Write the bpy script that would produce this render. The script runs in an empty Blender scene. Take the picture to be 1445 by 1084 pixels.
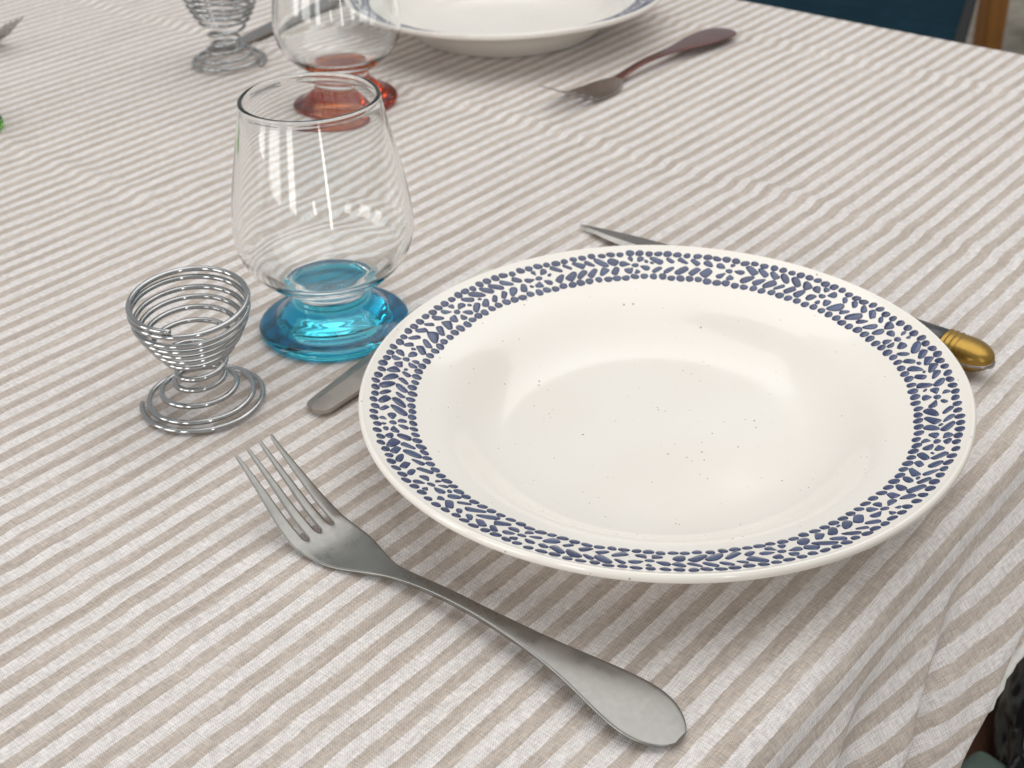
import bpy, bmesh, math, random
import numpy as np
from mathutils import Vector, Matrix, noise

random.seed(7)
rng = np.random.default_rng(5)
sc = bpy.context.scene
COL = sc.collection
R = math.radians

# ------------------------------------------------------------------ camera
H = 0.29055                      # height of the lens above the cloth
TH, RO, AZ = R(32.2), R(-2.0), R(49.1)
right = Vector((1, 0, 0)); up = Vector((0, math.sin(TH), math.cos(TH))); fwd = Vector((0, math.cos(TH), -math.sin(TH)))
cr, sr = math.cos(RO), math.sin(RO)
cx_ = cr * right + sr * up; cy_ = -sr * right + cr * up
cam = bpy.data.cameras.new('camera'); cam_o = bpy.data.objects.new('camera', cam); COL.objects.link(cam_o)
cam_o.matrix_world = Matrix(((cx_.x, cy_.x, -fwd.x, 0), (cx_.y, cy_.y, -fwd.y, 0), (cx_.z, cy_.z, -fwd.z, H), (0, 0, 0, 1)))
cam.sensor_width = 36; cam.lens = 36 * 1925 / 1445.0
cam.clip_start = 0.01; cam.clip_end = 60
cam.dof.use_dof = True; cam.dof.focus_distance = 0.43; cam.dof.aperture_fstop = 24
sc.camera = cam_o

# ------------------------------------------------------------------ world and lamps
w = bpy.data.worlds.new('World'); sc.world = w; w.use_nodes = True
bg = w.node_tree.nodes['Background']; bg.inputs['Color'].default_value = (0.93, 0.97, 0.985, 1); bg.inputs['Strength'].default_value = 0.49

def lamp(name, loc, target, sx, sy, power, col=(1, 1, 1)):
    l = bpy.data.lights.new(name, 'AREA'); l.shape = 'RECTANGLE'; l.size = sx; l.size_y = sy; l.energy = power; l.color = col
    o = bpy.data.objects.new(name, l); COL.objects.link(o); o.location = loc
    d = Vector(target) - Vector(loc); o.rotation_euler = d.to_track_quat('-Z', 'Y').to_euler()
    return o
C0 = (0.05, 0.5, 0)
lamp('daylight_opening', (0.5, 0.85, 2.3), C0, 3.4, 3.0, 50, (1.0, 0.985, 0.96))
GL = (-0.07, 0.5, 0.05)
lamp('tall_window', (-2.5, -0.1, 0.55), GL, 0.5, 1.5, 10, (1, 0.99, 0.97))
lamp('tall_window', (-2.25, -1.1, 0.55), GL, 0.85, 1.5, 17, (1, 0.99, 0.97))
lamp('tall_window', (-1.45, -2.0, 0.5), GL, 0.45, 1.5, 11, (1, 0.99, 0.97))
lamp('tall_window', (0.75, -2.0, 0.5), GL, 0.16, 1.6, 5.5, (1, 0.99, 0.97))

sc.view_settings.view_transform = 'Standard'; sc.view_settings.look = 'None'
sc.view_settings.exposure = 0.0; sc.view_settings.gamma = 1.0
sc.render.engine = 'CYCLES'
cy = sc.cycles
cy.use_denoising = True
try: cy.denoiser = 'OPENIMAGEDENOISE'
except Exception: pass
cy.max_bounces = 14; cy.transmission_bounces = 14; cy.glossy_bounces = 6; cy.diffuse_bounces = 4; cy.transparent_max_bounces = 8
cy.caustics_reflective = True; cy.caustics_refractive = True; cy.blur_glossy = 0.3
cy.sample_clamp_indirect = 8.0

# ------------------------------------------------------------------ helpers
CA, SA = math.cos(AZ), math.sin(AZ)
def TW(u, v, z=0.0):             # table coordinates (u along the stripes, v across) to world
    return Vector((u * CA - v * SA, u * SA + v * CA, z))

def tag(o, label=None, cat=None, group=None, kind=None):
    if label: o['label'] = label
    if cat: o['category'] = cat
    if group: o['group'] = group
    if kind: o['kind'] = kind
    return o
def thing(name, label, cat, loc=(0, 0, 0), rz=0, group=None):
    o = bpy.data.objects.new(name, None); COL.objects.link(o); o.empty_display_size = 0.02
    o.location = loc; o.rotation_euler = (0, 0, rz)
    return tag(o, label, cat, group)
def link(name, me, mat=None, parent=None, smooth=True):
    o = bpy.data.objects.new(name, me); COL.objects.link(o)
    if mat: me.materials.append(mat)
    if parent: o.parent = parent
    if smooth: me.polygons.foreach_set('use_smooth', [True] * len(me.polygons))
    return o
def pymesh(name, vs, fs):
    me = bpy.data.meshes.new(name); me.from_pydata([tuple(v) for v in vs], [], fs); me.update(); return me
def subdiv(o, lv=2):
    m = o.modifiers.new('subsurf', 'SUBSURF'); m.levels = lv; m.render_levels = lv; return m
def bake(o):                     # replace modifiers by their result
    dg = bpy.context.evaluated_depsgraph_get(); e = o.evaluated_get(dg)
    me = bpy.data.meshes.new_from_object(e); o.modifiers.clear(); o.data = me; return me
def box_bm(bm, lo, hi, bev=0.0):
    r = bmesh.ops.create_cube(bm, size=1.0)
    vs = r['verts']
    for v in vs:
        v.co = Vector([lo[i] + (v.co[i] + 0.5) * (hi[i] - lo[i]) for i in range(3)])
    if bev:
        es = list({e for v in vs for e in v.link_edges})
        bmesh.ops.bevel(bm, geom=es, offset=bev, segments=3, profile=0.5, affect='EDGES')
def box(name, lo, hi, mat, parent=None, bev=0.003):
    bm = bmesh.new(); box_bm(bm, lo, hi, bev); me = bpy.data.meshes.new(name); bm.to_mesh(me); bm.free()
    o = link(name, me, mat, parent)
    return o
def catmull(pts, n):
    pts = [np.array(p, float) for p in pts]; out = []
    P = [2 * pts[0] - pts[1]] + pts + [2 * pts[-1] - pts[-2]]
    for i in range(1, len(P) - 2):
        for k in range(n):
            t = k / n; a, b, c, d = P[i - 1], P[i], P[i + 1], P[i + 2]
            out.append(0.5 * ((2 * b) + (-a + c) * t + (2 * a - 5 * b + 4 * c - d) * t * t + (-a + 3 * b - 3 * c + d) * t ** 3))
    out.append(pts[-1]); return out
def lathe(name, prof, seg, mat, parent=None, wob=None, flip=None):
    vs, fs, rings = [], [], []
    for (r, z) in prof:
        if abs(r) < 1e-6:
            rings.append([len(vs)]); vs.append((0, 0, z))
        else:
            ring = []
            for k in range(seg):
                a = 2 * math.pi * k / seg; rr, zz = (r, z) if wob is None else wob(r, z, a)
                ring.append(len(vs)); vs.append((rr * math.cos(a), rr * math.sin(a), zz))
            rings.append(ring)
    for A, B in zip(rings, rings[1:]):
        for k in range(seg):
            k2 = (k + 1) % seg
            if len(A) == 1 and len(B) == 1: continue
            if len(A) == 1: fs.append((A[0], B[k2], B[k]))
            elif len(B) == 1: fs.append((A[k], A[k2], B[0]))
            else: fs.append((A[k], A[k2], B[k2], B[k]))
    me = pymesh(name, vs, fs)
    if flip is None:
        bm = bmesh.new(); bm.from_mesh(me); bmesh.ops.recalc_face_normals(bm, faces=bm.faces); bm.to_mesh(me); bm.free()
    elif flip: me.flip_normals()
    return link(name, me, mat, parent)
def tube(path, rad, seg=10):
    vs, fs = [], []; n = len(path)
    prev = None
    for i, p in enumerate(path):
        t = (path[min(i + 1, n - 1)] - path[max(i - 1, 0)]).normalized()
        if prev is None: prev = t.cross(Vector((0, 0, 1))).normalized()
        a = (prev - t * prev.dot(t)).normalized(); prev = a; b = t.cross(a)
        r = rad(i / (n - 1)) if callable(rad) else rad
        for k in range(seg):
            q = 2 * math.pi * k / seg; vs.append(p + a * (r * math.cos(q)) + b * (r * math.sin(q)))
    for i in range(n - 1):
        for k in range(seg):
            k2 = (k + 1) % seg; fs.append((i * seg + k, i * seg + k2, (i + 1) * seg + k2, (i + 1) * seg + k))
    fs.append(tuple(range(seg - 1, -1, -1))); fs.append(tuple((n - 1) * seg + k for k in range(seg)))
    return vs, fs
def copy_tree(o, parent=None):
    c = o.copy(); COL.objects.link(c); c.parent = parent
    for ch in list(o.children): copy_tree(ch, c)
    return c

# ------------------------------------------------------------------ node helpers
class NT:
    def __init__(s, name):
        s.m = bpy.data.materials.new(name); s.m.use_nodes = True; s.t = s.m.node_tree; s.n = s.t.nodes; s.l = s.t.links
        s.b = s.n['Principled BSDF']; s.out = s.n['Material Output']
    def new(s, ty, **kw):
        n = s.n.new(ty)
        for k, v in kw.items(): setattr(n, k, v)
        return n
    def put(s, sock, v):
        if isinstance(v, bpy.types.NodeSocket): s.l.new(v, sock)
        elif isinstance(v, (tuple, list)): sock.default_value = (*v, 1.0) if len(v) == 3 and sock.type == 'RGBA' else v
        else: sock.default_value = v
    def math(s, op, a, b=0.0, c=0.0, clamp=False):
        n = s.new('ShaderNodeMath', operation=op, use_clamp=clamp)
        for i, v in enumerate((a, b, c)): s.put(n.inputs[i], v)
        return n.outputs[0]
    def mix(s, f, a, b, blend='MIX'):
        n = s.new('ShaderNodeMix', data_type='RGBA', blend_type=blend)
        s.put(n.inputs[0], f); s.put(n.inputs[6], a); s.put(n.inputs[7], b); return n.outputs[2]
    def noise(s, vec, scale, detail=3, rough=0.5):
        n = s.new('ShaderNodeTexNoise'); n.inputs['Scale'].default_value = scale; n.inputs['Detail'].default_value = detail
        n.inputs['Roughness'].default_value = rough
        if vec is not None: s.l.new(vec, n.inputs['Vector'])
        return n.outputs['Fac']
    def ramp(s, f, lo, hi, a=0.0, b=1.0):
        n = s.new('ShaderNodeMapRange', interpolation_type='SMOOTHSTEP')
        for i, v in enumerate((f, lo, hi, a, b)): s.put(n.inputs[i], v)
        return n.outputs[0]
    def scale(s, vec, xyz):
        n = s.new('ShaderNodeVectorMath', operation='MULTIPLY'); s.l.new(vec, n.inputs[0]); n.inputs[1].default_value = xyz; return n.outputs[0]
    def obj(s): return s.new('ShaderNodeTexCoord').outputs['Object']
    def bump(s, h, strength=0.3, dist=0.001, normal=None):
        n = s.new('ShaderNodeBump'); n.inputs['Strength'].default_value = strength; n.inputs['Distance'].default_value = dist
        s.put(n.inputs['Height'], h)
        if normal is not None: s.l.new(normal, n.inputs['Normal'])
        return n.outputs[0]
    def set(s, **kw):
        for k, v in kw.items(): s.put(s.b.inputs[k.replace('_', ' ')], v)
        return s

def mat_cloth():
    m = NT('striped_cotton'); uv = m.new('ShaderNodeUVMap'); uv.uv_map = 'cloth'; uv = uv.outputs[0]
    sep = m.new('ShaderNodeSeparateXYZ'); m.l.new(uv, sep.inputs[0]); v = sep.outputs[1]
    # hand-drawn wobble of the stripes
    wob = m.math('SUBTRACT', m.noise(m.scale(uv, (13, 42, 1)), 1.0, 2), 0.5)
    vv = m.math('ADD', v, m.math('MULTIPLY', wob, 0.0018))
    P = 0.00965
    s = m.math('PINGPONG', m.math('DIVIDE', m.math('SUBTRACT', vv, 0.2962 - P * 40), P / 1.0), 0.5)   # 0 at dark centre .. 0.5 at light centre
    w2 = m.math('MULTIPLY', m.math('SUBTRACT', m.noise(m.scale(uv, (48, 230, 1)), 1.0, 3), 0.5), 0.17)
    w3 = m.math('MULTIPLY', m.math('SUBTRACT', m.noise(m.scale(uv, (700, 1500, 1)), 1.0, 1), 0.5), 0.07)
    e = m.math('ADD', m.math('ADD', s, w2), w3)
    mask = m.ramp(e, 0.225, 0.268)                      # 0 dark stripe, 1 light stripe
    tone = m.noise(m.scale(uv, (22, 210, 1)), 1.0, 4, 0.6)
    darkc = m.mix(m.ramp(tone, 0.3, 0.7), (0.500, 0.425, 0.370), (0.635, 0.555, 0.495))
    lightc = m.mix(m.ramp(tone, 0.3, 0.7), (0.830, 0.785, 0.765), (0.765, 0.715, 0.690))
    c = m.mix(mask, darkc, lightc)
    # threads of the plain weave
    wx = m.noise(m.scale(uv, (1900, 210, 1)), 1.0, 2, 0.6); wy = m.noise(m.scale(uv, (200, 1900, 1)), 1.0, 2, 0.6)
    k = 2 * math.pi / 0.00068
    sx = m.math('SINE', m.math('MULTIPLY', sep.outputs[0], k)); sy = m.math('SINE', m.math('MULTIPLY', v, k))
    cell = m.math('MULTIPLY', sx, sy)
    th = m.math('ADD', m.math('ADD', wx, wy), m.math('MULTIPLY', cell, 0.34))
    c = m.mix(m.ramp(th, 0.76, 1.22), m.mix(1.0, c, (0.68, 0.665, 0.655), 'MULTIPLY'), m.mix(1.0, c, (1.12, 1.12, 1.12), 'MULTIPLY'))
    slub = m.ramp(m.noise(m.scale(uv, (300, 900, 1)), 1.0, 1), 0.76, 0.80)
    c = m.mix(m.math('MULTIPLY', slub, 0.5), c, (0.86, 0.83, 0.80))
    b1 = m.bump(th, 0.55, 0.00035)
    b2 = m.bump(m.noise(m.scale(uv, (60, 90, 1)), 1.0, 3), 0.35, 0.0016, b1)
    m.set(Base_Color=c, Roughness=0.92, Normal=b2)
    m.b.inputs['Sheen Weight'].default_value = 0.12; m.b.inputs['Specular IOR Level'].default_value = 0.25
    return m.m

def mat_ceramic():
    m = NT('cream_glaze'); o = m.obj()
    v = m.new('ShaderNodeTexVoronoi'); v.inputs['Scale'].default_value = 360; m.l.new(o, v.inputs['Vector'])
    sz = m.ramp(m.noise(o, 95, 1), 0.42, 0.82, 0.05, 0.17)
    sp = m.math('LESS_THAN', v.outputs['Distance'], sz)
    rare = m.math('GREATER_THAN', v.outputs['Color'], 0.52)
    base = m.mix(m.ramp(m.noise(o, 14, 3), 0.35, 0.7), (0.835, 0.788, 0.722), (0.805, 0.750, 0.685))
    c = m.mix(m.math('MULTIPLY', m.math('MULTIPLY', sp, rare), 0.85), base, (0.13, 0.10, 0.08))
    bmp = m.bump(m.noise(o, 55, 2), 0.10, 0.0012)
    m.set(Base_Color=c, Roughness=0.16, Normal=bmp); m.b.inputs['Coat Weight'].default_value = 0.3; m.b.inputs['Coat Roughness'].default_value = 0.05
    return m.m
def mat_blue():
    m = NT('cobalt_underglaze'); a = m.new('ShaderNodeAttribute'); a.attribute_name = 'paint'
    sep = m.new('ShaderNodeSeparateColor'); m.l.new(a.outputs['Color'], sep.inputs[0])
    o = m.obj(); n = m.noise(o, 700, 3)
    mid = m.mix(sep.outputs[1], (0.022, 0.034, 0.092), (0.078, 0.110, 0.215))
    mid = m.mix(m.ramp(n, 0.35, 0.7), m.mix(0.35, mid, (0.02, 0.03, 0.10)), mid)
    c = m.mix(m.ramp(sep.outputs[0], 0.05, 0.50), (0.014, 0.020, 0.085), mid)
    m.set(Base_Color=c, Roughness=0.17); m.b.inputs['Coat Weight'].default_value = 0.3; m.b.inputs['Coat Roughness'].default_value = 0.05
    return m.m
def mat_steel(name, col, rough, brushed=0.0, scale=(400, 400, 400)):
    m = NT(name); o = m.obj()
    n = m.noise(m.scale(o, scale), 1.0, 4, 0.7); n2 = m.noise(o, 70, 4, 0.6)
    c = m.mix(m.ramp(n2, 0.35, 0.7), tuple(x * 0.88 for x in col), col)
    m.set(Base_Color=c, Metallic=1.0, Roughness=m.ramp(m.math('ADD', m.math('MULTIPLY', n, 0.5), m.math('MULTIPLY', n2, 0.5)), 0.3, 0.7, rough * 0.75, rough * 1.3))
    if brushed:
        sc2 = m.ramp(m.noise(m.scale(o, (35, 1800, 1800)), 1.0, 3, 0.7), 0.62, 0.72)
        m.set(Normal=m.bump(m.math('SUBTRACT', n, m.math('MULTIPLY', sc2, 0.8)), brushed, 0.0002))
    return m.m
def mat_glass(name, col, rough=0.0):
    m = NT(name); m.set(Base_Color=col, Roughness=rough, Normal=m.bump(m.noise(m.obj(), 38, 2), 0.06, 0.0015)); m.b.inputs['Transmission Weight'].default_value = 1.0; m.b.inputs['IOR'].default_value = 1.5
    return m.m
def mat_plain(name, c1, c2, sc_=20, rough=0.6, bump=0.0, bd=0.002, stretch=(1, 1, 1), det=4):
    m = NT(name); o = m.scale(m.obj(), stretch); n = m.noise(o, sc_, det, 0.6)
    m.set(Base_Color=m.mix(m.ramp(n, 0.3, 0.7), c1, c2), Roughness=rough)
    if bump: m.set(Normal=m.bump(n, bump, bd))
    return m.m

M_CLOTH = mat_cloth(); M_CER = mat_ceramic(); M_BLUE = mat_blue()
M_FORK = mat_steel('satin_steel', (0.295, 0.287, 0.270), 0.32, 0.05)
M_CHROME = mat_steel('chrome_wire', (0.46, 0.46, 0.46), 0.09)
M_BLADE = mat_steel('blade_steel', (0.33, 0.30, 0.28), 0.22, 0.03, (60, 900, 60))
M_BRASS = mat_steel('worn_brass', (0.40, 0.245, 0.06), 0.32, 0.25)
M_CLEAR = mat_glass('clear_glass', (0.985, 0.995, 0.99))
M_GBLUE = mat_glass('blue_glass', (0.006, 0.42, 0.67)); M_GRED = mat_glass('amber_red_glass', (0.43, 0.030, 0.003)); M_GGREEN = mat_glass('green_glass', (0.09, 0.45, 0.01))

# ------------------------------------------------------------------ structure
M_FLOOR = mat_plain('speckled_stone', (0.20, 0.165, 0.125), (0.42, 0.37, 0.30), 9, 0.7, 0.2, 0.004)
FZ = -0.62
fl = link('floor', pymesh('floor', [(-9, -7, FZ), (9, -7, FZ), (9, 14, FZ), (-9, 14, FZ)], [(0, 1, 2, 3)]), M_FLOOR, smooth=False); tag(fl, kind='structure')

# ------------------------------------------------------------------ table
VE, UE = 0.133, 0.838            # near-side edge and far end of the table top
M_WOOD = mat_plain('brown_table_wood', (0.13, 0.060, 0.030), (0.20, 0.095, 0.050), 8, 0.45, 0.1, 0.001, (1, 14, 14))
tbl = thing('dining_table', 'brown wooden dining table under the striped cloth', 'table', TW(0, 0, 0), AZ)
U0, V1 = -0.75, 1.22
box('tabletop', (U0, VE + 0.006, -0.026), (UE - 0.006, V1, -0.0035), M_WOOD, tbl)
box('apron', (U0 + 0.06, VE + 0.07, -0.085), (UE - 0.07, V1 - 0.07, -0.0265), M_WOOD, tbl)
for a in (U0 + 0.10, UE - 0.10):
    for b in (VE + 0.10, V1 - 0.10):
        box('leg', (a - 0.03, b - 0.03, FZ), (a + 0.03, b + 0.03, -0.0855), M_WOOD, tbl)

# ------------------------------------------------------------------ tablecloth
def vnoise(x, y, seed=0):        # smooth value noise, vectorised
    xi = np.floor(x).astype(int); yi = np.floor(y).astype(int); fx = x - xi; fy = y - yi
    fx = fx * fx * (3 - 2 * fx); fy = fy * fy * (3 - 2 * fy)
    def h(i, j):
        n = (i * 374761393 + j * 668265263 + seed * 1442695041) & 0xffffffff
        n = ((n ^ (n >> 13)) * 1274126177) & 0xffffffff
        return ((n ^ (n >> 16)) & 0xffff) / 65535.0 * 2 - 1
    return (h(xi, yi) * (1 - fx) + h(xi + 1, yi) * fx) * (1 - fy) + (h(xi, yi + 1) * (1 - fx) + h(xi + 1, yi + 1) * fx) * fy
HANG = 0.090
def g(x, w_): return np.exp(-(x / w_) ** 2)
def cloth_pos(u, v):
    """u, v: arc coordinates on the cloth -> table-frame x, y, z"""
    x = u.copy(); y = v.copy()
    z = 0.00014 * vnoise(u * 22, v * 30, 1) + 0.00006 * vnoise(u * 70, v * 110, 2) + 0.0003 * vnoise(u * 7, v * 8, 3)
    # folds the cloth was stored in: three across, one along
    for uc, a in ((0.573, 0.0016), (0.776, 0.0015), (0.374, 0.0011), (0.172, 0.0006)):
        wob = 0.0018 * vnoise(v * 14, v * 0 + uc * 10, 4)
        d = u - uc - wob
        z += a * g(d, 0.0055) * np.clip(0.7 + 0.45 * vnoise(v * 40, v * 0, 9) + 0.5 * vnoise(v * 9, v * 0, 19), 0, 2) - 0.5 * a * g(d + 0.010, 0.006)
        z += 0.00018 * g(d, 0.012) * vnoise(u * 150, v * 160, 6)
    d = v - 0.585; z += 0.0012 * g(d, 0.007) * (0.6 + 0.6 * vnoise(u * 12, u * 0, 11))
    # rumples near the egg cup and glass
    dd = np.hypot((u - 0.375) / 0.07, (v - 0.555) / 0.07); z += 0.0010 * np.exp(-dd ** 2) * vnoise(u * 38 + v * 10, v * 48 - u * 20, 12)
    y = y + 0.0008 * vnoise(u * 6, v * 8, 21); x = x
    # overhang on the near side
    r = 0.011; L = r * math.pi / 2
    t = np.maximum(0, VE - v)                       # arc length past the start of the bend
    ang = np.minimum(t / L, 1) * math.pi / 2
    yy = VE - r * np.sin(ang); zz = -r * (1 - np.cos(ang)); dn = np.maximum(0, t - L); zz = zz - dn * 0.97
    out = 0.10 * dn
    s = u + 0.018 * vnoise(u * 9, t * 6, 31)
    grow = np.clip(dn / 0.035, 0, 1) ** 1.0
    def crest(u0, k, amp, w1, w2):
        q = dn - k * (u0 - s); return amp * np.where(q < 0, np.exp(-(q / w1) ** 2), np.exp(-(q / w2) ** 2))
    f = crest(0.440, 0.62, 0.016, 0.035, 0.010) + crest(0.365, 0.75, 0.010, 0.022, 0.007) + crest(0.515, 0.60, 0.018, 0.030, 0.012) + crest(0.60, 0.7, 0.016, 0.03, 0.012) + crest(0.30, 0.8, 0.008, 0.02, 0.008)
    out = out + grow * (f + 0.0035 * vnoise(s * 26 + dn * 16, dn * 22, 33) + 0.0012 * vnoise(s * 80 + dn * 60, dn * 60, 34))
    m = v < VE
    y = np.where(m, yy - out, y); z = np.where(m, z * np.clip(1 - t / L, 0, 1) + zz, z)
    # overhang at the far end
    r = 0.008; L = r * math.pi / 2
    t2 = np.maximum(0, u - UE); ang = np.minimum(t2 / L, 1) * math.pi / 2
    m2 = u > UE; dn2 = np.maximum(0, t2 - L)
    x = np.where(m2, UE + r * np.sin(ang) + 0.05 * dn2 + 0.01 * np.clip(dn2 / 0.05, 0, 1) * (1 + np.sin(v * 60)), x)
    z = np.where(m2, z - r * (1 - np.cos(ang)) - dn2, z)
    return x, y, z
us = np.concatenate([np.arange(-0.10, 0.60, 0.0026), np.arange(0.60, UE + 0.02, 0.0030), np.arange(UE + 0.03, UE + 0.14, 0.01)])
vs_ = np.concatenate([np.arange(VE - HANG, VE + 0.02, 0.0018), np.arange(VE + 0.0218, 0.62, 0.0026), np.arange(0.623, 1.22, 0.0042)])
U, V = np.meshgrid(us, vs_, indexing='ij')
hem_shift = 0.30 * np.clip(U - 0.335, 0, 0.09) + 0.004 * vnoise(U * 20, U * 0, 51) + 0.0015 * vnoise(U * 70, U * 0, 52)
Vs = V + hem_shift * np.clip((VE - 0.045 - V) / 0.04, 0, 1)
X, Y, Z = cloth_pos(U, Vs)
co = np.stack([X, Y, Z], -1).reshape(-1, 3)
nu, nv = len(us), len(vs_)
idx = np.arange(nu * nv).reshape(nu, nv)
quads = np.stack([idx[:-1, :-1], idx[1:, :-1], idx[1:, 1:], idx[:-1, 1:]], -1).reshape(-1, 4)
me = bpy.data.meshes.new('cloth_sheet')
me.vertices.add(len(co)); me.vertices.foreach_set('co', co.astype(np.float32).ravel())
me.loops.add(quads.size); me.loops.foreach_set('vertex_index', quads.astype(np.int32).ravel())
me.polygons.add(len(quads)); me.polygons.foreach_set('loop_start', np.arange(0, quads.size, 4, dtype=np.int32))
me.update(calc_edges=True); me.validate()
uvl = me.uv_layers.new(name='cloth'); UV = np.stack([U.ravel(), Vs.ravel()], -1)[quads.ravel()]
uvl.data.foreach_set('uv', UV.astype(np.float32).ravel())
cloth = link('tablecloth', me, M_CLOTH)
cloth.rotation_euler = (0, 0, AZ)
tag(cloth, 'beige and white striped cotton tablecloth draped over the whole table', 'tablecloth')
so = cloth.modifiers.new('thickness', 'SOLIDIFY'); so.thickness = 0.0007; so.offset = -1
# folded hem along the hanging edge
M_HEM = mat_plain('hem_cotton', (0.70, 0.68, 0.63), (0.80, 0.78, 0.74), 300, 0.9, 0.3, 0.0004)
hp = []
ue = np.arange(-0.10, UE, 0.004)
hx, hy, hz = cloth_pos(ue, VE - HANG + 0.30 * np.clip(ue - 0.335, 0, 0.09) + 0.004 * vnoise(ue * 20, ue * 0, 51) + 0.0015 * vnoise(ue * 70, ue * 0, 52))
for i in range(len(ue)): hp.append(Vector((hx[i], hy[i], hz[i])))
tv, tf = tube(hp, lambda q: 0.0019 + 0.0005 * math.sin(q * 700), 8)
hem = link('hem', pymesh('hem', tv, tf), M_HEM, cloth)

# ------------------------------------------------------------------ plates
RP = 0.108
top = catmull([(0, 6.3), (.20, 6.3), (.40, 6.4), (.50, 6.75), (.56, 7.8), (.605, 9.9), (.645, 12.9), (.68, 16.0), (.71, 18.5), (.745, 20.7), (.80, 22.9), (.90, 26.5), (.955, 28.4), (.975, 29.4), (.987, 30.2)], 5)
lip = catmull([(.987, 30.2), (.993, 30.2), (.999, 29.4), (1.0, 28.4), (.996, 27.2), (.985, 26.2)], 5)[1:]
bot = catmull([(.985, 26.2), (.90, 23.8), (.78, 19.6), (.715, 15.6), (.655, 9.0), (.605, 3.8), (.575, 1.0), (.56, 0), (.535, 0), (.525, 1.5), (.50, 3.0), (.25, 3.2), (0, 3.2)], 4)[1:]
prof = [(r * RP, z * 1e-3) for r, z in list(map(tuple, top)) + list(map(tuple, lip)) + list(map(tuple, bot))]
prof[0] = (0, prof[0][1]); prof[-1] = (0, prof[-1][1])
def plate_wob(r, z, a):
    k = max(0, (r / RP - 0.6)) / 0.4
    return r * (1 + k * (0.0022 * math.sin(2 * a + 0.7) + 0.0012 * math.sin(5 * a + 1))), z + k * 0.0004 * math.sin(3 * a + 2)
tr = np.array([p[0] for p in top]) * RP; tz = np.array([p[1] for p in top]) * 1e-3
def plate_z(r): return float(np.interp(r, tr, tz))

PV, PF, PC = [], [], []
PLACED = []
def inside(p, poly):
    x, y = p; r = False; j = len(poly) - 1
    for i in range(len(poly)):
        if (poly[i][1] > y) != (poly[j][1] > y) and x < (poly[j][0] - poly[i][0]) * (y - poly[i][1]) / (poly[j][1] - poly[i][1]) + poly[i][0]: r = not r
        j = i
    return r
def stroke(rc, phi, pts, shade, h=0.0003, k0=1.0):
    """pts: outline (t, rho) in metres round (rc, phi); t runs clockwise"""
    def flat(k):
        return [((rc + q * k) * math.cos(phi - t * k / rc), (rc + q * k) * math.sin(phi - t * k / rc)) for t, q in pts]
    c0 = (rc * math.cos(phi), rc * math.sin(phi)); k = k0
    near = [P_ for c1, P_ in PLACED if (c1[0] - c0[0]) ** 2 + (c1[1] - c0[1]) ** 2 < 0.0085 ** 2]
    for _ in range(11):
        A_ = flat(k * 0.99)
        if not any(any(inside(p, P_) for p in A_) or any(inside(p, A_) for p in P_) for P_ in near): break
        k *= 0.94
    else:
        if random.random() < 0.5: return
    if k < 0.55: return
    pts = [(t * k, q * k) for t, q in pts]
    PLACED.append((c0, flat(1.0)))
    n = len(pts); base = len(PV)
    def place(t, rho, hh):
        r = rc + rho; a = phi - t / rc
        r2, dz = plate_wob(r, 0, a)
        return (r2 * math.cos(a), r2 * math.sin(a), plate_z(r) + dz + hh)
    for k, (sc_, hh, c) in enumerate(((1.0, 0.00003, 0.0), (0.84, 0.00018, 0.15), (0.62, h, 0.9))):
        for (t, q) in pts: PV.append(place(t * sc_, q * sc_, hh)); PC.append((c, shade))
    PV.append(place(0, 0, h)); PC.append((1.0, shade))
    for k in range(2):
        for i in range(n):
            j = (i + 1) % n
            PF.append((base + k * n + i, base + k * n + j, base + (k + 1) * n + j, base + (k + 1) * n + i))
    for i in range(n): PF.append((base + 2 * n + i, base + 2 * n + (i + 1) % n, base + 3 * n))
def blob(a, b, rot=0.0, n=12, jit=0.07, pw=2.0, taper=0.0):
    out = []; ca, sa = math.cos(rot), math.sin(rot); f1, f2 = random.uniform(0, 6.28), random.uniform(0, 6.28)
    for k in range(n):
        q = 2 * math.pi * k / n; c, s = math.cos(q), math.sin(q)
        x = a * math.copysign(abs(c) ** (2 / pw), c); y = b * math.copysign(abs(s) ** (2 / pw), s) * (1 - taper * x / a)
        m = 1 + jit * math.sin(2 * q + f1) + jit * 0.7 * math.sin(3 * q + f2)
        x *= m; y *= m; out.append((x * ca - y * sa, x * sa + y * ca))
    return out
def finish(name, parent):
    global PV, PF, PC
    me = pymesh(name, PV, PF); at = me.color_attributes.new('paint', 'FLOAT_COLOR', 'POINT')
    at.data.foreach_set('color', np.array([(c, s, 0, 1) for c, s in PC], np.float32).ravel())
    bm = bmesh.new(); bm.from_mesh(me)
    for f in bm.faces:
        f.normal_update()
        if f.normal.z < 0: f.normal_flip()
    bm.to_mesh(me); bm.free()
    o = link(name, me, M_BLUE, parent); PV, PF, PC = [], [], []; return o
def ring(rc, n, ha, hb, sh):
    ph = random.uniform(0, 6)
    acc = [random.uniform(0.93, 1.07) for _ in range(n)]; tot = sum(acc); a = ph
    for k in range(n):
        a += 2 * math.pi * acc[k] / tot
        s = random.uniform(0.86, 1.12)
        stroke(rc * RP + random.uniform(-0.0004, 0.0004) + 0.0003 * math.sin(a * 9), a, blob(ha * s, hb * random.uniform(0.88, 1.1), random.uniform(-.4, .4), 12, 0.05, 2.1), sh + random.uniform(-.3, .3))
FLOW = [90, 115, 140.2, 163.7, 189.2, 213.4, 237.5, 261.7, 285.8, 310, 336.2, 352.8, 377.2, 402.1, 426.7]
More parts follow.
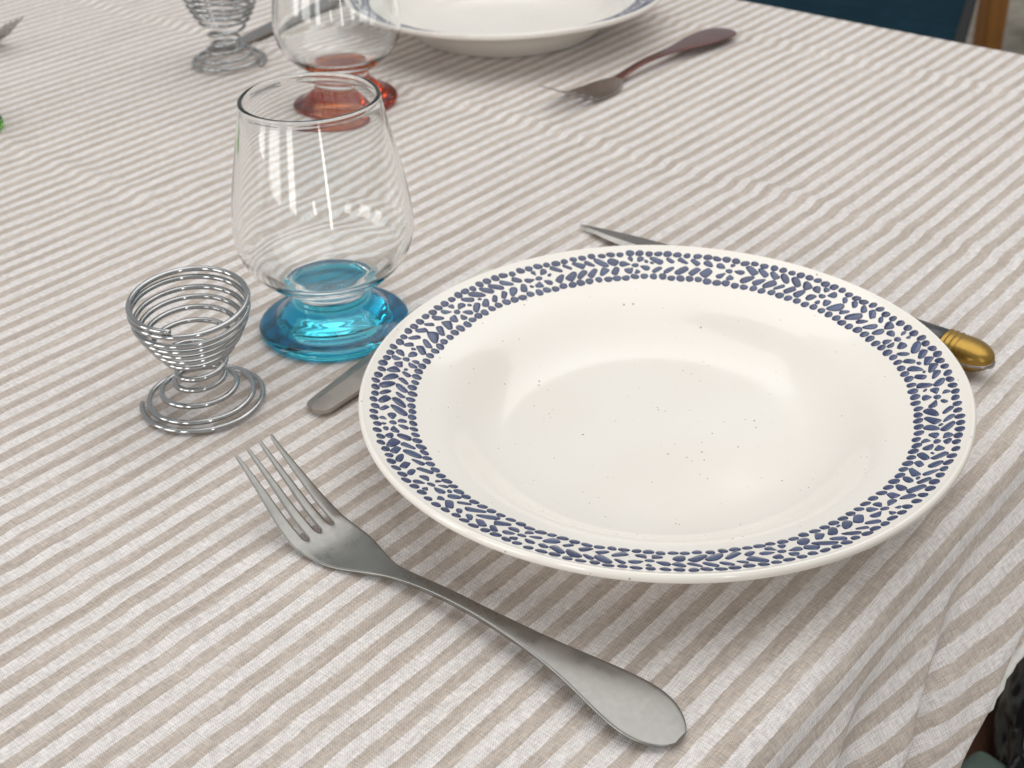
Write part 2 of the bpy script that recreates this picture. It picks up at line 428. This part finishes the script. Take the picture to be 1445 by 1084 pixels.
def make_plate(name, label, loc, rz=0):
    t = thing(name, label, 'plate', loc, rz, 'soup plates with blue painted rims')
    lathe('dish', prof, 224, M_CER, t, plate_wob); PLACED.clear()
    ring(0.950, 158, 0.00182, 0.00158, 0.05); finish('outer_dot_ring', t)
    ring(0.831, 147, 0.00176, 0.00170, 0.35); finish('inner_dot_ring', t)
    rm = 0.893 * RP
    for i, f in enumerate(FLOW):
        p = R(f)
        stroke(rm, p, blob(0.00150, 0.0013, 0, 12, 0.06), 0.5)
        npet = random.choice((6, 6, 5))
        a0 = random.uniform(0, 6.28)
        for k in range(npet):
            q = a0 + 2 * math.pi * k / npet + random.uniform(-.15, .15); d = (0.0033 + 0.0010 * abs(math.cos(q))) * random.uniform(0.95, 1.05)
            L = (0.00130 + 0.00065 * abs(math.cos(q))) * random.uniform(0.9, 1.1)
            stroke(rm + d * math.sin(q), p - d * math.cos(q) / rm, blob(L, 0.00128 * random.uniform(.8, 1.15), q, 10, 0.08, 1.9, -0.55), 0.45 + random.uniform(-.3, .3), k0=1.2)
        # two rows of leaves clockwise to the next flower (flowers are listed anticlockwise)
        nxt = R(FLOW[i - 1] if i else FLOW[-1] - 360)
        arc = (p - nxt) * rm - 2 * 0.0064
        for row in (0, 1):
            n = max(3, int(round(arc / (0.0049 if row == 0 else 0.0052))))
            for k in range(n):
                s = 0.0064 + arc * (k + 0.5 + random.uniform(-.05, .05)) / n
                g_ = (k + 0.5) / n
                if row == 0:
                    ang = -R(38 + random.uniform(-5, 5)); rr = 0.9165 * RP; a, b = 0.0032, 0.00148
                    rr += 0.0002 * math.sin(k)
                else:
                    ang = R(42 + 45 * max(0, g_ - 0.55) + random.uniform(-5, 5)); rr = 0.8690 * RP; a, b = 0.0034, 0.00170
                a *= random.uniform(.86, 1.06); b *= random.uniform(.88, 1.12)
                if g_ > 0.86: a *= 0.75
                stroke(rr, p - s / rm, blob(a, b, ang, 12, 0.05, random.choice((2.2, 2.8, 3.6)), random.uniform(-.35, .35)), 0.45 + random.uniform(-.35, .35), k0=1.22)
    for _ in range(2600):                               # small pebbles fill the remaining gaps
        rr = RP * random.uniform(0.852, 0.930); a = random.uniform(0.0009, 0.0022)
        n0 = len(PLACED)
        c_ = (rr, random.uniform(0, 6.283)); o_ = blob(a, a * random.uniform(.6, .85), random.uniform(-.8, .8), 10, 0.08, 2.2)
        fl_ = [((rr + q * 1.22) * math.cos(c_[1] - t_ * 1.22 / rr), (rr + q * 1.22) * math.sin(c_[1] - t_ * 1.22 / rr)) for t_, q in o_]
        cc = (rr * math.cos(c_[1]), rr * math.sin(c_[1]))
        if any(any(inside(p_, P_) for p_ in fl_) or any(inside(p_, fl_) for p_ in P_) for c1, P_ in PLACED if (c1[0] - cc[0]) ** 2 + (c1[1] - cc[1]) ** 2 < 0.007 ** 2): continue
        stroke(rr, c_[1], o_, 0.4 + random.uniform(-.3, .3))
    finish('leaf_garland', t)
    return t
CP = (0.05327, 0.41218, 0.0005)
make_plate('soup_plate', 'cream speckled soup plate with blue mosaic rim in the foreground', CP)
make_plate('soup_plate', 'out-of-focus cream soup plate at the top edge of the picture', (0.0051, 0.9150, 0.0005), R(57))

# ------------------------------------------------------------------ cutlery
def cutlery_mesh(S, W, Zc, T, crown=0.0, tines=None, ncol=13, dish=None):
    """S stations along x, half widths W, top heights Zc, thickness T -> quad cage. tines=(s_root, s_tip, gapfrac)"""
    n = len(S); vs, fs = [], []
    cols = np.linspace(-1, 1, ncol)
    if tines: cols = np.array([-1, -.78, -.56, -.44, -.265, -.06, .06, .265, .44, .56, .78, 1]); cols = np.array([-1, -.79, -.57, -.43, -.26, -.075, .075, .26, .43, .57, .79, 1])
    nc = len(cols)
    for i in range(n):
        for j, c in enumerate(cols):
            y = c * W[i]
            if tines and S[i] > tines[0]:
                k = min(1, (S[i] - tines[0]) / (tines[1] - tines[0]))
                ti = j // 3; cen = [-.785, -.25, .25, .785][ti]
                cent = [-.93, -.33, .33, .93][ti] * 0.0084      # tine centre at the tip
                cenr = cen * W[i]; yc = cenr * (1 - k) + cent * k if False else cenr + (cent - cen * W[i]) * k ** 1.2
                hw = (0.215 if ti in (0, 3) else 0.175) * 0.0120 * (1 - k ** 1.5) + 0.00062 * k ** 1.5
                y = yc + (-1, 0, 1)[j % 3] * hw
            cr_ = crown * W[i] * (1 - c * c)
            if dish is not None: cr_ += dish[i] * (1 - c * c)
            vs.append((S[i], y, Zc[i] + cr_))
    off = len(vs)
    for i in range(n):
        for j, c in enumerate(cols):
            x, y, z = vs[i * nc + j]; vs.append((x, y, z - T[i] * (1 - 0.35 * c * c)))
    isgap = lambda i, j: tines and S[i] >= tines[0] - 1e-9 and j % 3 == 2 and j < nc - 1
    for i in range(n - 1):
        for j in range(nc - 1):
            if isgap(i, j): continue
            a, b, c, d = i * nc + j, (i + 1) * nc + j, (i + 1) * nc + j + 1, i * nc + j + 1
            fs.append((a, b, c, d)); fs.append((off + a, off + d, off + c, off + b))
    # close all open borders
    from collections import Counter
    cnt = Counter()
    for f in fs:
        for k in range(4): cnt[frozenset((f[k], f[(k + 1) % 4]))] += 1
    add = []
    for f in fs:
        if f[0] >= off: continue
        for k in range(4):
            a, b = f[k], f[(k + 1) % 4]
            if cnt[frozenset((a, b))] == 1: add.append((b, a, a + off, b + off))
    return vs, fs + add
def split_parts(o, parts, parent):
    """split a finished mesh along x into named parts; parts = [(name, xmin, xmax)]"""
    me = o.data
    for name, x0, x1 in parts:
        bm = bmesh.new(); bm.from_mesh(me)
        dl = [f for f in bm.faces if not (x0 <= f.calc_center_median().x < x1)]
        bmesh.ops.delete(bm, geom=dl, context='FACES')
        m2 = bpy.data.meshes.new(name); bm.to_mesh(m2); bm.free()
        p = link(name, m2, None, parent)
        if not m2.materials: m2.materials.append(me.materials[0])
        # keep the shared edge smooth
    bpy.data.objects.remove(o)
FS = [-.0004, .0006, .0022, .0048, .0085, .0130, .0180, .0240, .0310, .0396, .0490, .0600, .0730, .0840, .0940, .1030, .1090, .1135, .1160, .1195, .1235, .1290, .1350, .1420, .1478, .1492, .1530, .1580, .1640, .1700, .1745, .1768, .1776]
FWx = [-.0004, .0016, .0045, .0085, .0130, .0190, .0260, .0355, .0450, .0550, .0730, .0920, .1050, .1120, .1150, .1190, .1230, .1280, .1350, .1420, .1520, .1620, .1700, .1776]
FWy = [.0018, .0056, .0080, .0099, .0106, .0103, .0090, .0068, .0050, .0038, .0024, .0022, .0025, .0031, .0038, .0050, .0066, .0086, .0106, .0113, .0115, .0109, .0100, .0084]
FZx = [-.004, .0024, .0097, .0222, .0351, .0484, .0595, .0708, .0811, .0917, .1011, .1092, .1158, .1241, .1309, .1399, .1484, .1563, .1640, .1719, .1773, .182]
FZy = [.0026, .0030, .0045, .0064, .0078, .0084, .0086, .0086, .0084, .0077, .0063, .0049, .0038, .0029, .0022, .0020, .0033, .0078, .0148, .0215, .0262, .031]
def make_fork(name, label, loc, rz, style=0, group='forks beside the plates', mat=None, hmat=None):
    t = thing(name, label, 'fork', loc, rz, group)
    S = FS; W = np.interp(S, FWx, FWy); Zc = np.interp(S, FZx, FZy)
    W[0] = 0.0022; W[1] = 0.0042
    if style == 1:       # fiddle handle: broad end, narrow stem, square shoulders
        W = np.interp(S, [-.0004, .0016, .006, .012, .030, .045, .060, .075, .100, .112, .117, .121, .128, .135, .142, .152, .162, .17, .1776], [.002, .0065, .0098, .0112, .0104, .0075, .0042, .0032, .0025, .0028, .0040, .0082, .0105, .0113, .0115, .0115, .0109, .01, .0084])
        Zc = np.interp(S, [-.0004, .010, .03, .055, .08, .095, .108, .118, .128, .138, .148, .158, .166, .1776], [.0075, .0085, .0100, .0118, .0128, .0120, .0088, .0050, .0028, .0022, .0035, .0085, .0150, .0235])
    T = np.interp(S, [0, .01, .06, .10, .12, .14, .16, .178], [.0016, .0022, .0030, .0030, .0022, .0016, .0015, .0011])
    dish = np.interp(S, [0, .11, .125, .14, .15], [0, 0, -.0006, -.0011, 0])
    crown = 0.05
    vs, fs = cutlery_mesh(S, W, Zc, T, crown, (0.1478, 0.1776), dish=dish)
    o = link('work', pymesh('work', vs, fs), mat or M_FORK); subdiv(o, 2); bake(o)
    o.data.polygons.foreach_set('use_smooth', [True] * len(o.data.polygons))
    split_parts(o, [('handle', -1, 0.1155), ('tined_head', 0.1155, 1)], t)
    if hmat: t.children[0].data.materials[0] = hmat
    return t
make_fork('fork', 'brushed steel dinner fork lying in front of the blue rimmed plate', (0.04350567, 0.26883471, 0.0), math.atan2(0.66306351, -0.74856315))
E2 = Vector((0.1515, 0.8840, 0)); B2 = Vector((0.0190, 0.7475, 0))
far_fork = make_fork('fork', 'tarnished fork with a red reflection painted into its handle to the right of the far plate', E2, math.atan2(B2.y - E2.y, B2.x - E2.x), 1, mat=mat_steel('tarnished_steel', (0.42, 0.37, 0.35), 0.20, 0.05), hmat=mat_steel('red_reflection_tint', (0.26, 0.125, 0.115), 0.22, 0.05)); far_fork.scale = (1.0, 1.10, 0.62)  # handle's red is a reflection of the surroundings, painted into the metal colour
make_fork('fork', 'tarnished fork whose tine tip shows at the left edge of the picture', (-0.478, 0.978, 0), math.atan2(-0.455, 0.89), 1, mat=M_BLADE)

# knives
def blade_mesh(stations, edge_side=1, thick=0.0016, flat=0.62, bevel_mat=None):
    """stations: (x, y_spine, y_edge, z_top) ; wedge section with a ground bevel"""
    vs, fs = [], []
    for (x, ys, ye, z) in stations:
        ym = ys + (ye - ys) * flat
        vs += [(x, ys, z), (x, ym, z - 0.0001), (x, ye, z - thick * 0.5), (x, ym, z - thick + 0.0001), (x, ys, z - thick)]
    n = len(stations)
    for i in range(n - 1):
        for k in range(5):
            k2 = (k + 1) % 5; fs.append((i * 5 + k, (i + 1) * 5 + k, (i + 1) * 5 + k2, i * 5 + k2))
    fs.append((4, 3, 2, 1, 0)); fs.append(tuple((n - 1) * 5 + k for k in range(5)))
    me = pymesh('blade', vs, fs); bm = bmesh.new(); bm.from_mesh(me); bmesh.ops.recalc_face_normals(bm, faces=bm.faces); bm.to_mesh(me); bm.free()
    if bevel_mat:
        me.materials.append(M_BLADE); me.materials.append(bevel_mat)
        for k, p in enumerate(me.polygons): p.material_index = 1 if k < 5 * (n - 1) and k % 5 in (1, 2) else 0
    return me
def table_knife():
    A = Vector((0.0354, 0.5995, 0)); B = Vector((0.1855, 0.4530, 0)); d = (B - A)
    t = thing('steak_knife', 'steak knife with dark horn handle and brass cap behind the near plate', 'knife', A, math.atan2(d.y, d.x))
    L = d.length
    st = []
    N = 60
    for i in range(N + 1):
        q = i / N; x = q * 0.105
        ys = 0.0003 + 0.0072 * (1 - (1 - min(1, q * 1.6)) ** 2)
        ye = 0.0003 - 0.0062 * (1 - (1 - min(1, q * 2.6)) ** 2.2)
        if q > 0.06: ye += 0.00035 * abs(math.sin(i * 1.5))        # scalloped serration
        z = 0.0030 + 0.0040 * q
        st.append((x, ys, ye, z))
    link('blade', blade_mesh(st, flat=0.66, bevel_mat=mat_steel('ground_bevel', (0.66, 0.62, 0.58), 0.42, 0.4, (1500, 60, 60))), None, t, smooth=False)
    M_HORN = mat_plain('dark_horn', (0.018, 0.017, 0.018), (0.075, 0.072, 0.078), 60, 0.25, 0.05, 0.0005, (1, 4, 4))
    def grip(name, x0, x1, w, zc, hh, mat, exp0=1.0, endround=0.0, n=14, slot=0):
        path, vs, fs = [], [], []; seg = 24
        for i in range(n + 1):
            q = i / n; x = x0 + (x1 - x0) * q
            ww = w(q); hz = hh(q)
            for k in range(seg):
                a = 2 * math.pi * k / seg; c, s = math.cos(a), math.sin(a)
                vs.append((x, ww * math.copysign(abs(c) ** .8, c), zc + hz * math.copysign(abs(s) ** .8, s)))
        for i in range(n):
            for k in range(seg):
                k2 = (k + 1) % seg; fs.append((i * seg + k, (i + 1) * seg + k, (i + 1) * seg + k2, i * seg + k2))
        fs.append(tuple(range(seg))); fs.append(tuple(n * seg + k for k in range(seg - 1, -1, -1)))
        me = pymesh(name, vs, fs); bm = bmesh.new(); bm.from_mesh(me); bmesh.ops.recalc_face_normals(bm, faces=bm.faces); bm.to_mesh(me); bm.free()
        return link(name, me, mat, t)
    grip('handle', 0.105, L - 0.0175, lambda q: .0056 + .0018 * q, 0.0080, lambda q: .0052 + .0014 * q, M_HORN)
    # brass end cap: ringed collar then a rounded end, split by the steel tang
    def capw(q):
        s = min(1, q / .42); ringm = 1 + 0.035 * math.cos(q * 55) * (q < .30)
        return (.0076 * ringm) * math.sqrt(max(0.012, 1 - max(0, (q - .40) / .61) ** 2.3))
    grip('brass_cap', L - 0.0174, L + 0.0030, capw, 0.0088, lambda q: capw(q) * 0.80, M_BRASS, n=44)
    def tangw(q): return .0079 * math.sqrt(max(0.01, 1 - max(0, (q - .40) / .61) ** 2.3))
    grip('tang', L - 0.0173, L + 0.0034, tangw, 0.0076, lambda q: 0.0012, M_BLADE, n=30)
    bm = bmesh.new(); bmesh.ops.create_cone(bm, cap_ends=True, segments=14, radius1=.0009, radius2=.0008, depth=.0006); me = bpy.data.meshes.new('rivet'); bm.to_mesh(me); bm.free()
    for x in (L - 0.036, L - 0.075):
        p = link('rivet', me if not me.users else me, None, t); p.location = (x, 0.0008, 0.01435)
    me.materials.append(M_BRASS)
table_knife()
M_CREAMPL = mat_plain('cream_plastic', (0.62, 0.60, 0.52), (0.70, 0.68, 0.60), 30, 0.25)
def flat_knife(A, yaw, label, BL=0.12, HL=0.10, k=1.0, bm_=None):
    t = thing('table_knife', label, 'knife', A, yaw, 'round-tipped table knives')
    st = []
    for i in range(31):
        q = (i / 30) ** 1.8; x = q * BL; c_ = math.sqrt(max(0, 1 - max(0, 1 - q / .055) ** 2))
        ys = -(.0058 * c_ + .0014 * min(1, q * 2.2)) * k; ye = (.0058 * c_ + .0034 * min(1, q * 1.8) ** .8) * k
        st.append((x, ys, ye, 0.0034 + .002 * q))
    link('blade', blade_mesh(st, flat=.7), bm_ or M_BLADE, t, smooth=False)
    box('handle', (BL, -0.0082 * k, 0.0012), (BL + HL, 0.0082 * k, 0.0120), M_CREAMPL, t, 0.0045)
flat_knife(Vector((-0.1800, 0.8880, 0)), R(59), 'broad flat table knife blade behind the far egg cup')
A_ = Vector((-0.0775, 0.4430, 0)); B_ = Vector((-0.0035, 0.5400, 0))
flat_knife(A_, math.atan2(B_.y - A_.y, B_.x - A_.x), 'round-tipped table knife tucked behind the left rim of the near plate', 0.085, (B_ - A_).length - 0.085, bm_=mat_steel('worn_steel', (0.42, 0.37, 0.33), 0.42, 0.05))

# ------------------------------------------------------------------ wire egg cups
def make_eggcup(name, label, loc, rz=0):
    #       turn:   0      1      2      3      4      5      6      7      8      9     10     11   11.2
    kt = [0, 1, 2, 3, 4, 5, 6, 7, 8, 9, 10, 11, 11.22]
    kr = [.0221, .0222, .0216, .0203, .0186, .0166, .0135, .0094, .0098, .0150, .0208, .0234, .0246]
    kz = [.0443, .0420, .0377, .0345, .0313, .0279, .0237, .0159, .0113, .0073, .0036, .0014, .0012]
    path = []; N = 950
    pr_ = catmull(list(zip(kt, kr, kz))[:-1], 40)
    ts = np.array([p[0] for p in pr_]); rs = np.array([p[1] for p in pr_]); zs = np.array([p[2] for p in pr_])
    ts = np.append(ts, 11.22); rs = np.append(rs, .0246); zs = np.append(zs, .0012)
    for i in range(N + 1):
        q = 11.22 * i / N; a = R(-97) - 2 * math.pi * q
        r = float(np.interp(q, ts, rs)); z = float(np.interp(q, ts, zs))
        z += 0.095 * min(1, max(0, (z - .012) / .018)) * r * (math.sin(a) + 1)          # the mouth leans a little
        path.append(Vector((r * math.cos(a), r * math.sin(a), z)))
    vs, fs = tube(path, 0.00112, 10)
    o = link(name, pymesh(name, vs, fs), M_CHROME); o.location = loc; o.rotation_euler = (0, 0, rz)
    return tag(o, label, 'egg cup', 'coiled wire egg cups')
make_eggcup('egg_cup', 'spiral chrome wire egg cup left of the blue-footed glass', (-0.1213, 0.4556, 0.0006))
make_eggcup('egg_cup', 'blurred spiral wire egg cup at the top beside the red-footed glass', (-0.1764, 0.8640, 0.0006), R(150))

# ------------------------------------------------------------------ footed glasses
def make_glass(name, label, loc, footmat, rz=0):
    t = thing(name, label, 'glass', loc, rz, 'clear tumblers on coloured glass feet')
    foot = catmull([(0.0, .0012), (.018, .0010), (.0285, .0002), (.0308, .0003), (.0320, .0018), (.0318, .0034), (.0302, .0046), (.0268, .0056), (.0244, .0068), (.0226, .0086), (.0204, .0108), (.0183, .0124), (.0167, .0138)], 10)
    foot = [tuple(p) for p in foot]; foot[0] = (0, foot[0][1])
    lathe('foot', foot, 96, footmat, t, flip=False)
    outer = [(.0167, .0138), (.0160, .0149), (.0163, .0161), (.0157, .0173), (.0161, .0186), (.0172, .0204), (.0205, .0226), (.0258, .0262), (.0310, .0312), (.0349, .0370), (.0368, .0440), (.0371, .0500), (.0364, .0580), (.0348, .0680), (.0326, .0790), (.0303, .0900), (.0284, .0990), (.0281, .1016)]
    rim = [(.0279, .1029), (.0270, .1034), (.0262, .1028), (.0261, .1014), (.0266, .0990)]
    inner = [(.0287, .0900), (.0310, .0790), (.0332, .0680), (.0348, .0580), (.0355, .0500), (.0352, .0440), (.0334, .0378), (.0298, .0325), (.0240, .0285), (.0190, .0264), (.0150, .0254), (.0120, .0249), (.006, .0247), (0.0, .0247)]
    pts = [tuple(p) for p in catmull(outer + rim + inner, 12)]
    pts[-1] = (0, pts[-1][1])
    lathe('bowl', pts, 96, M_CLEAR, t, flip=False)
    return t
make_glass('footed_glass', 'clear tumbler on a turquoise blue foot beside the near plate', (-0.0754, 0.5130, 0.0006), M_GBLUE)
make_glass('footed_glass', 'clear tumbler on an amber red foot behind the blue-footed glass', (-0.0945, 0.7850, 0.0006), M_GRED)
make_glass('footed_glass', 'clear tumbler on a green foot cut off by the left edge', (-0.3235, 0.7560, 0.0006), M_GGREEN)

# ------------------------------------------------------------------ beyond the far end of the table
M_TEAL = mat_plain('teal_fabric', (0.003, 0.019, 0.030), (0.005, 0.026, 0.042), 30, 0.9, 0.1, 0.001); M_TEAL.node_tree.nodes['Principled BSDF'].inputs['Specular IOR Level'].default_value = 0.08
M_BLACK = mat_plain('black_piping', (0.003, 0.003, 0.003), (0.006, 0.006, 0.006), 80, 0.8)
M_OAK = mat_plain('orange_brown_wood', (0.15, 0.056, 0.006), (0.25, 0.10, 0.013), 6, 0.4, 0.1, 0.001, (16, 16, 1))

ch = thing('upholstered_chair', 'dark teal chair with black piping beyond the far end of the table', 'chair', (0, 0, 0))
e = Vector((.367, .93, 0)); pp = Vector((-.93, .367, 0)); N = Vector((.547, 1.586, 0)) - e * .25; ZS = -0.25
def slab(name, c0, ea, la, eb, lb, z0, z1, mat, parent, bev=0.006):
    bm = bmesh.new(); vs = []
    for z in (z0, z1):
        for q in (c0, c0 + ea * la, c0 + ea * la + eb * lb, c0 + eb * lb): vs.append(bm.verts.new((q.x, q.y, z)))
    for f in ((0, 3, 2, 1), (4, 5, 6, 7), (0, 1, 5, 4), (1, 2, 6, 5), (2, 3, 7, 6), (3, 0, 4, 7)): bm.faces.new([vs[i] for i in f])
    bmesh.ops.recalc_face_normals(bm, faces=bm.faces)
    if bev: bmesh.ops.bevel(bm, geom=list(bm.edges), offset=bev, segments=3, profile=.5, affect='EDGES')
    me = bpy.data.meshes.new(name); bm.to_mesh(me); bm.free(); return link(name, me, mat, parent)
slab('seat', N, e, .50, pp, .50, ZS - .05, ZS, M_TEAL, ch)
cs = [N, N + e * .5, N + e * .5 + pp * .5, N + pp * .5]
path = []
for a, b in zip(cs, cs[1:] + cs[:1]):
    for k in range(8): path.append(a.lerp(b, k / 8) + Vector((0, 0, ZS - .003)))
path.append(cs[0] + Vector((0, 0, ZS - .003)))
tv, tf = tube(path, 0.0075, 8); link('piping', pymesh('piping', tv, tf), M_BLACK, ch)
for a, b in ((.03, .03), (.45, .03), (.03, .45), (.45, .45)):
    q = N + e * a + pp * b; slab('leg', q, e, .03, pp, .03, FZ, ZS - .0505, M_BLACK, ch, .002)

oc = thing('wooden_chair', 'orange brown wooden chair at the upper right corner behind the table', 'chair', (0, 0, 0))
o0 = Vector((0.800, 2.195, 0)); ox = Vector((.96, .28, 0)); oy = Vector((-.28, .96, 0))
for a, b in ((0, 0), (.40, 0), (0, .38), (.40, .38)):
    slab('leg', o0 + ox * a + oy * b, ox, .038, oy, .035, FZ, -.29 if b == 0 else .20, M_OAK, oc, .004)
slab('seat_rail', o0 + ox * .0385 + oy * .004, ox, .361, oy, .022, -.372, -.31, M_OAK, oc, .003)
slab('side_rail', o0 + ox * .004 + oy * .0355, ox, .022, oy, .344, -.372, -.31, M_OAK, oc, .003)
slab('seat', o0 - ox * .01 - oy * .01, ox, .46, oy, .375, -.289, -.262, M_OAK, oc, .006)
slab('backrest', o0 + ox * .0385 + oy * .386, ox, .361, oy, .022, .05, .18, M_OAK, oc, .006)

# ------------------------------------------------------------------ beside the near edge
M_BENCH = mat_plain('reddish_bench_wood', (0.115, 0.050, 0.030), (0.20, 0.095, 0.058), 7, 0.45, 0.1, 0.001, (1, 14, 14))
bn = thing('bench', 'brown wooden bench beside the hanging cloth at the lower right corner', 'bench', TW(0, 0, 0), AZ)
for k in range(3):
    box('plank', (-0.05, 0.168 - 0.078 * (k + 1), -0.285), (1.0, 0.168 - 0.078 * k - 0.003, -0.262), M_BENCH, bn, 0.003)
for a in (0.02, 0.90):
    box('leg', (a, -0.05, FZ), (a + .04, 0.14, -0.2855), M_BENCH, bn, 0.003)
def crumple(name, label, cat, c, sx, sy, sz, rz, mat, amp, f, sub=5, seed=0, base=0.25):
    bm = bmesh.new(); bmesh.ops.create_icosphere(bm, subdivisions=sub, radius=1.0)
    for v in bm.verts:
        p = v.co.copy(); n1 = noise.noise(p * f + Vector((seed, 0, 0))); n2 = noise.noise(p * f * 2.7 + Vector((0, seed, 0)))
        k = 1 + amp * (1 - abs(n1) * 2.2) + amp * .5 * (1 - abs(n2) * 2.2)
        v.co = Vector((p.x * sx * k, p.y * sy * k, max(-base, p.z) * sz * k))
    zmin = min(v.co.z for v in bm.verts)
    me = bpy.data.meshes.new(name); 
    for v in bm.verts: v.co.z -= zmin
    bm.to_mesh(me); bm.free()
    o = link(name, me, mat); o.location = c; o.rotation_euler = (0, 0, rz); return tag(o, label, cat)
M_BAG = mat_plain('black_vinyl', (0.010, 0.010, 0.011), (0.030, 0.030, 0.033), 12, 0.30, 0.05, 0.002)
crumple('bag', 'crumpled glossy black bag on the bench at the lower right corner', 'bag', (0.277, 0.523, -0.2615), 0.060, 0.0175, 0.030, R(62), M_BAG, 0.13, 1.5, seed=3)
M_GREEN = mat_plain('sage_cloth', (0.13, 0.19, 0.16), (0.20, 0.27, 0.23), 40, 0.85, 0.3, 0.001)
gc = Vector((0.2335, 0.490, 0))
cu = thing('cushion', 'pale sage green cushion corner at the bottom right of the picture', 'cushion', (0, 0, 0))
slab('cushion_pad', gc, Vector((.62, -.785, 0)), .20, Vector((-.785, -.62, 0)), .20, -.2612, -.2450, M_GREEN, cu, .006)
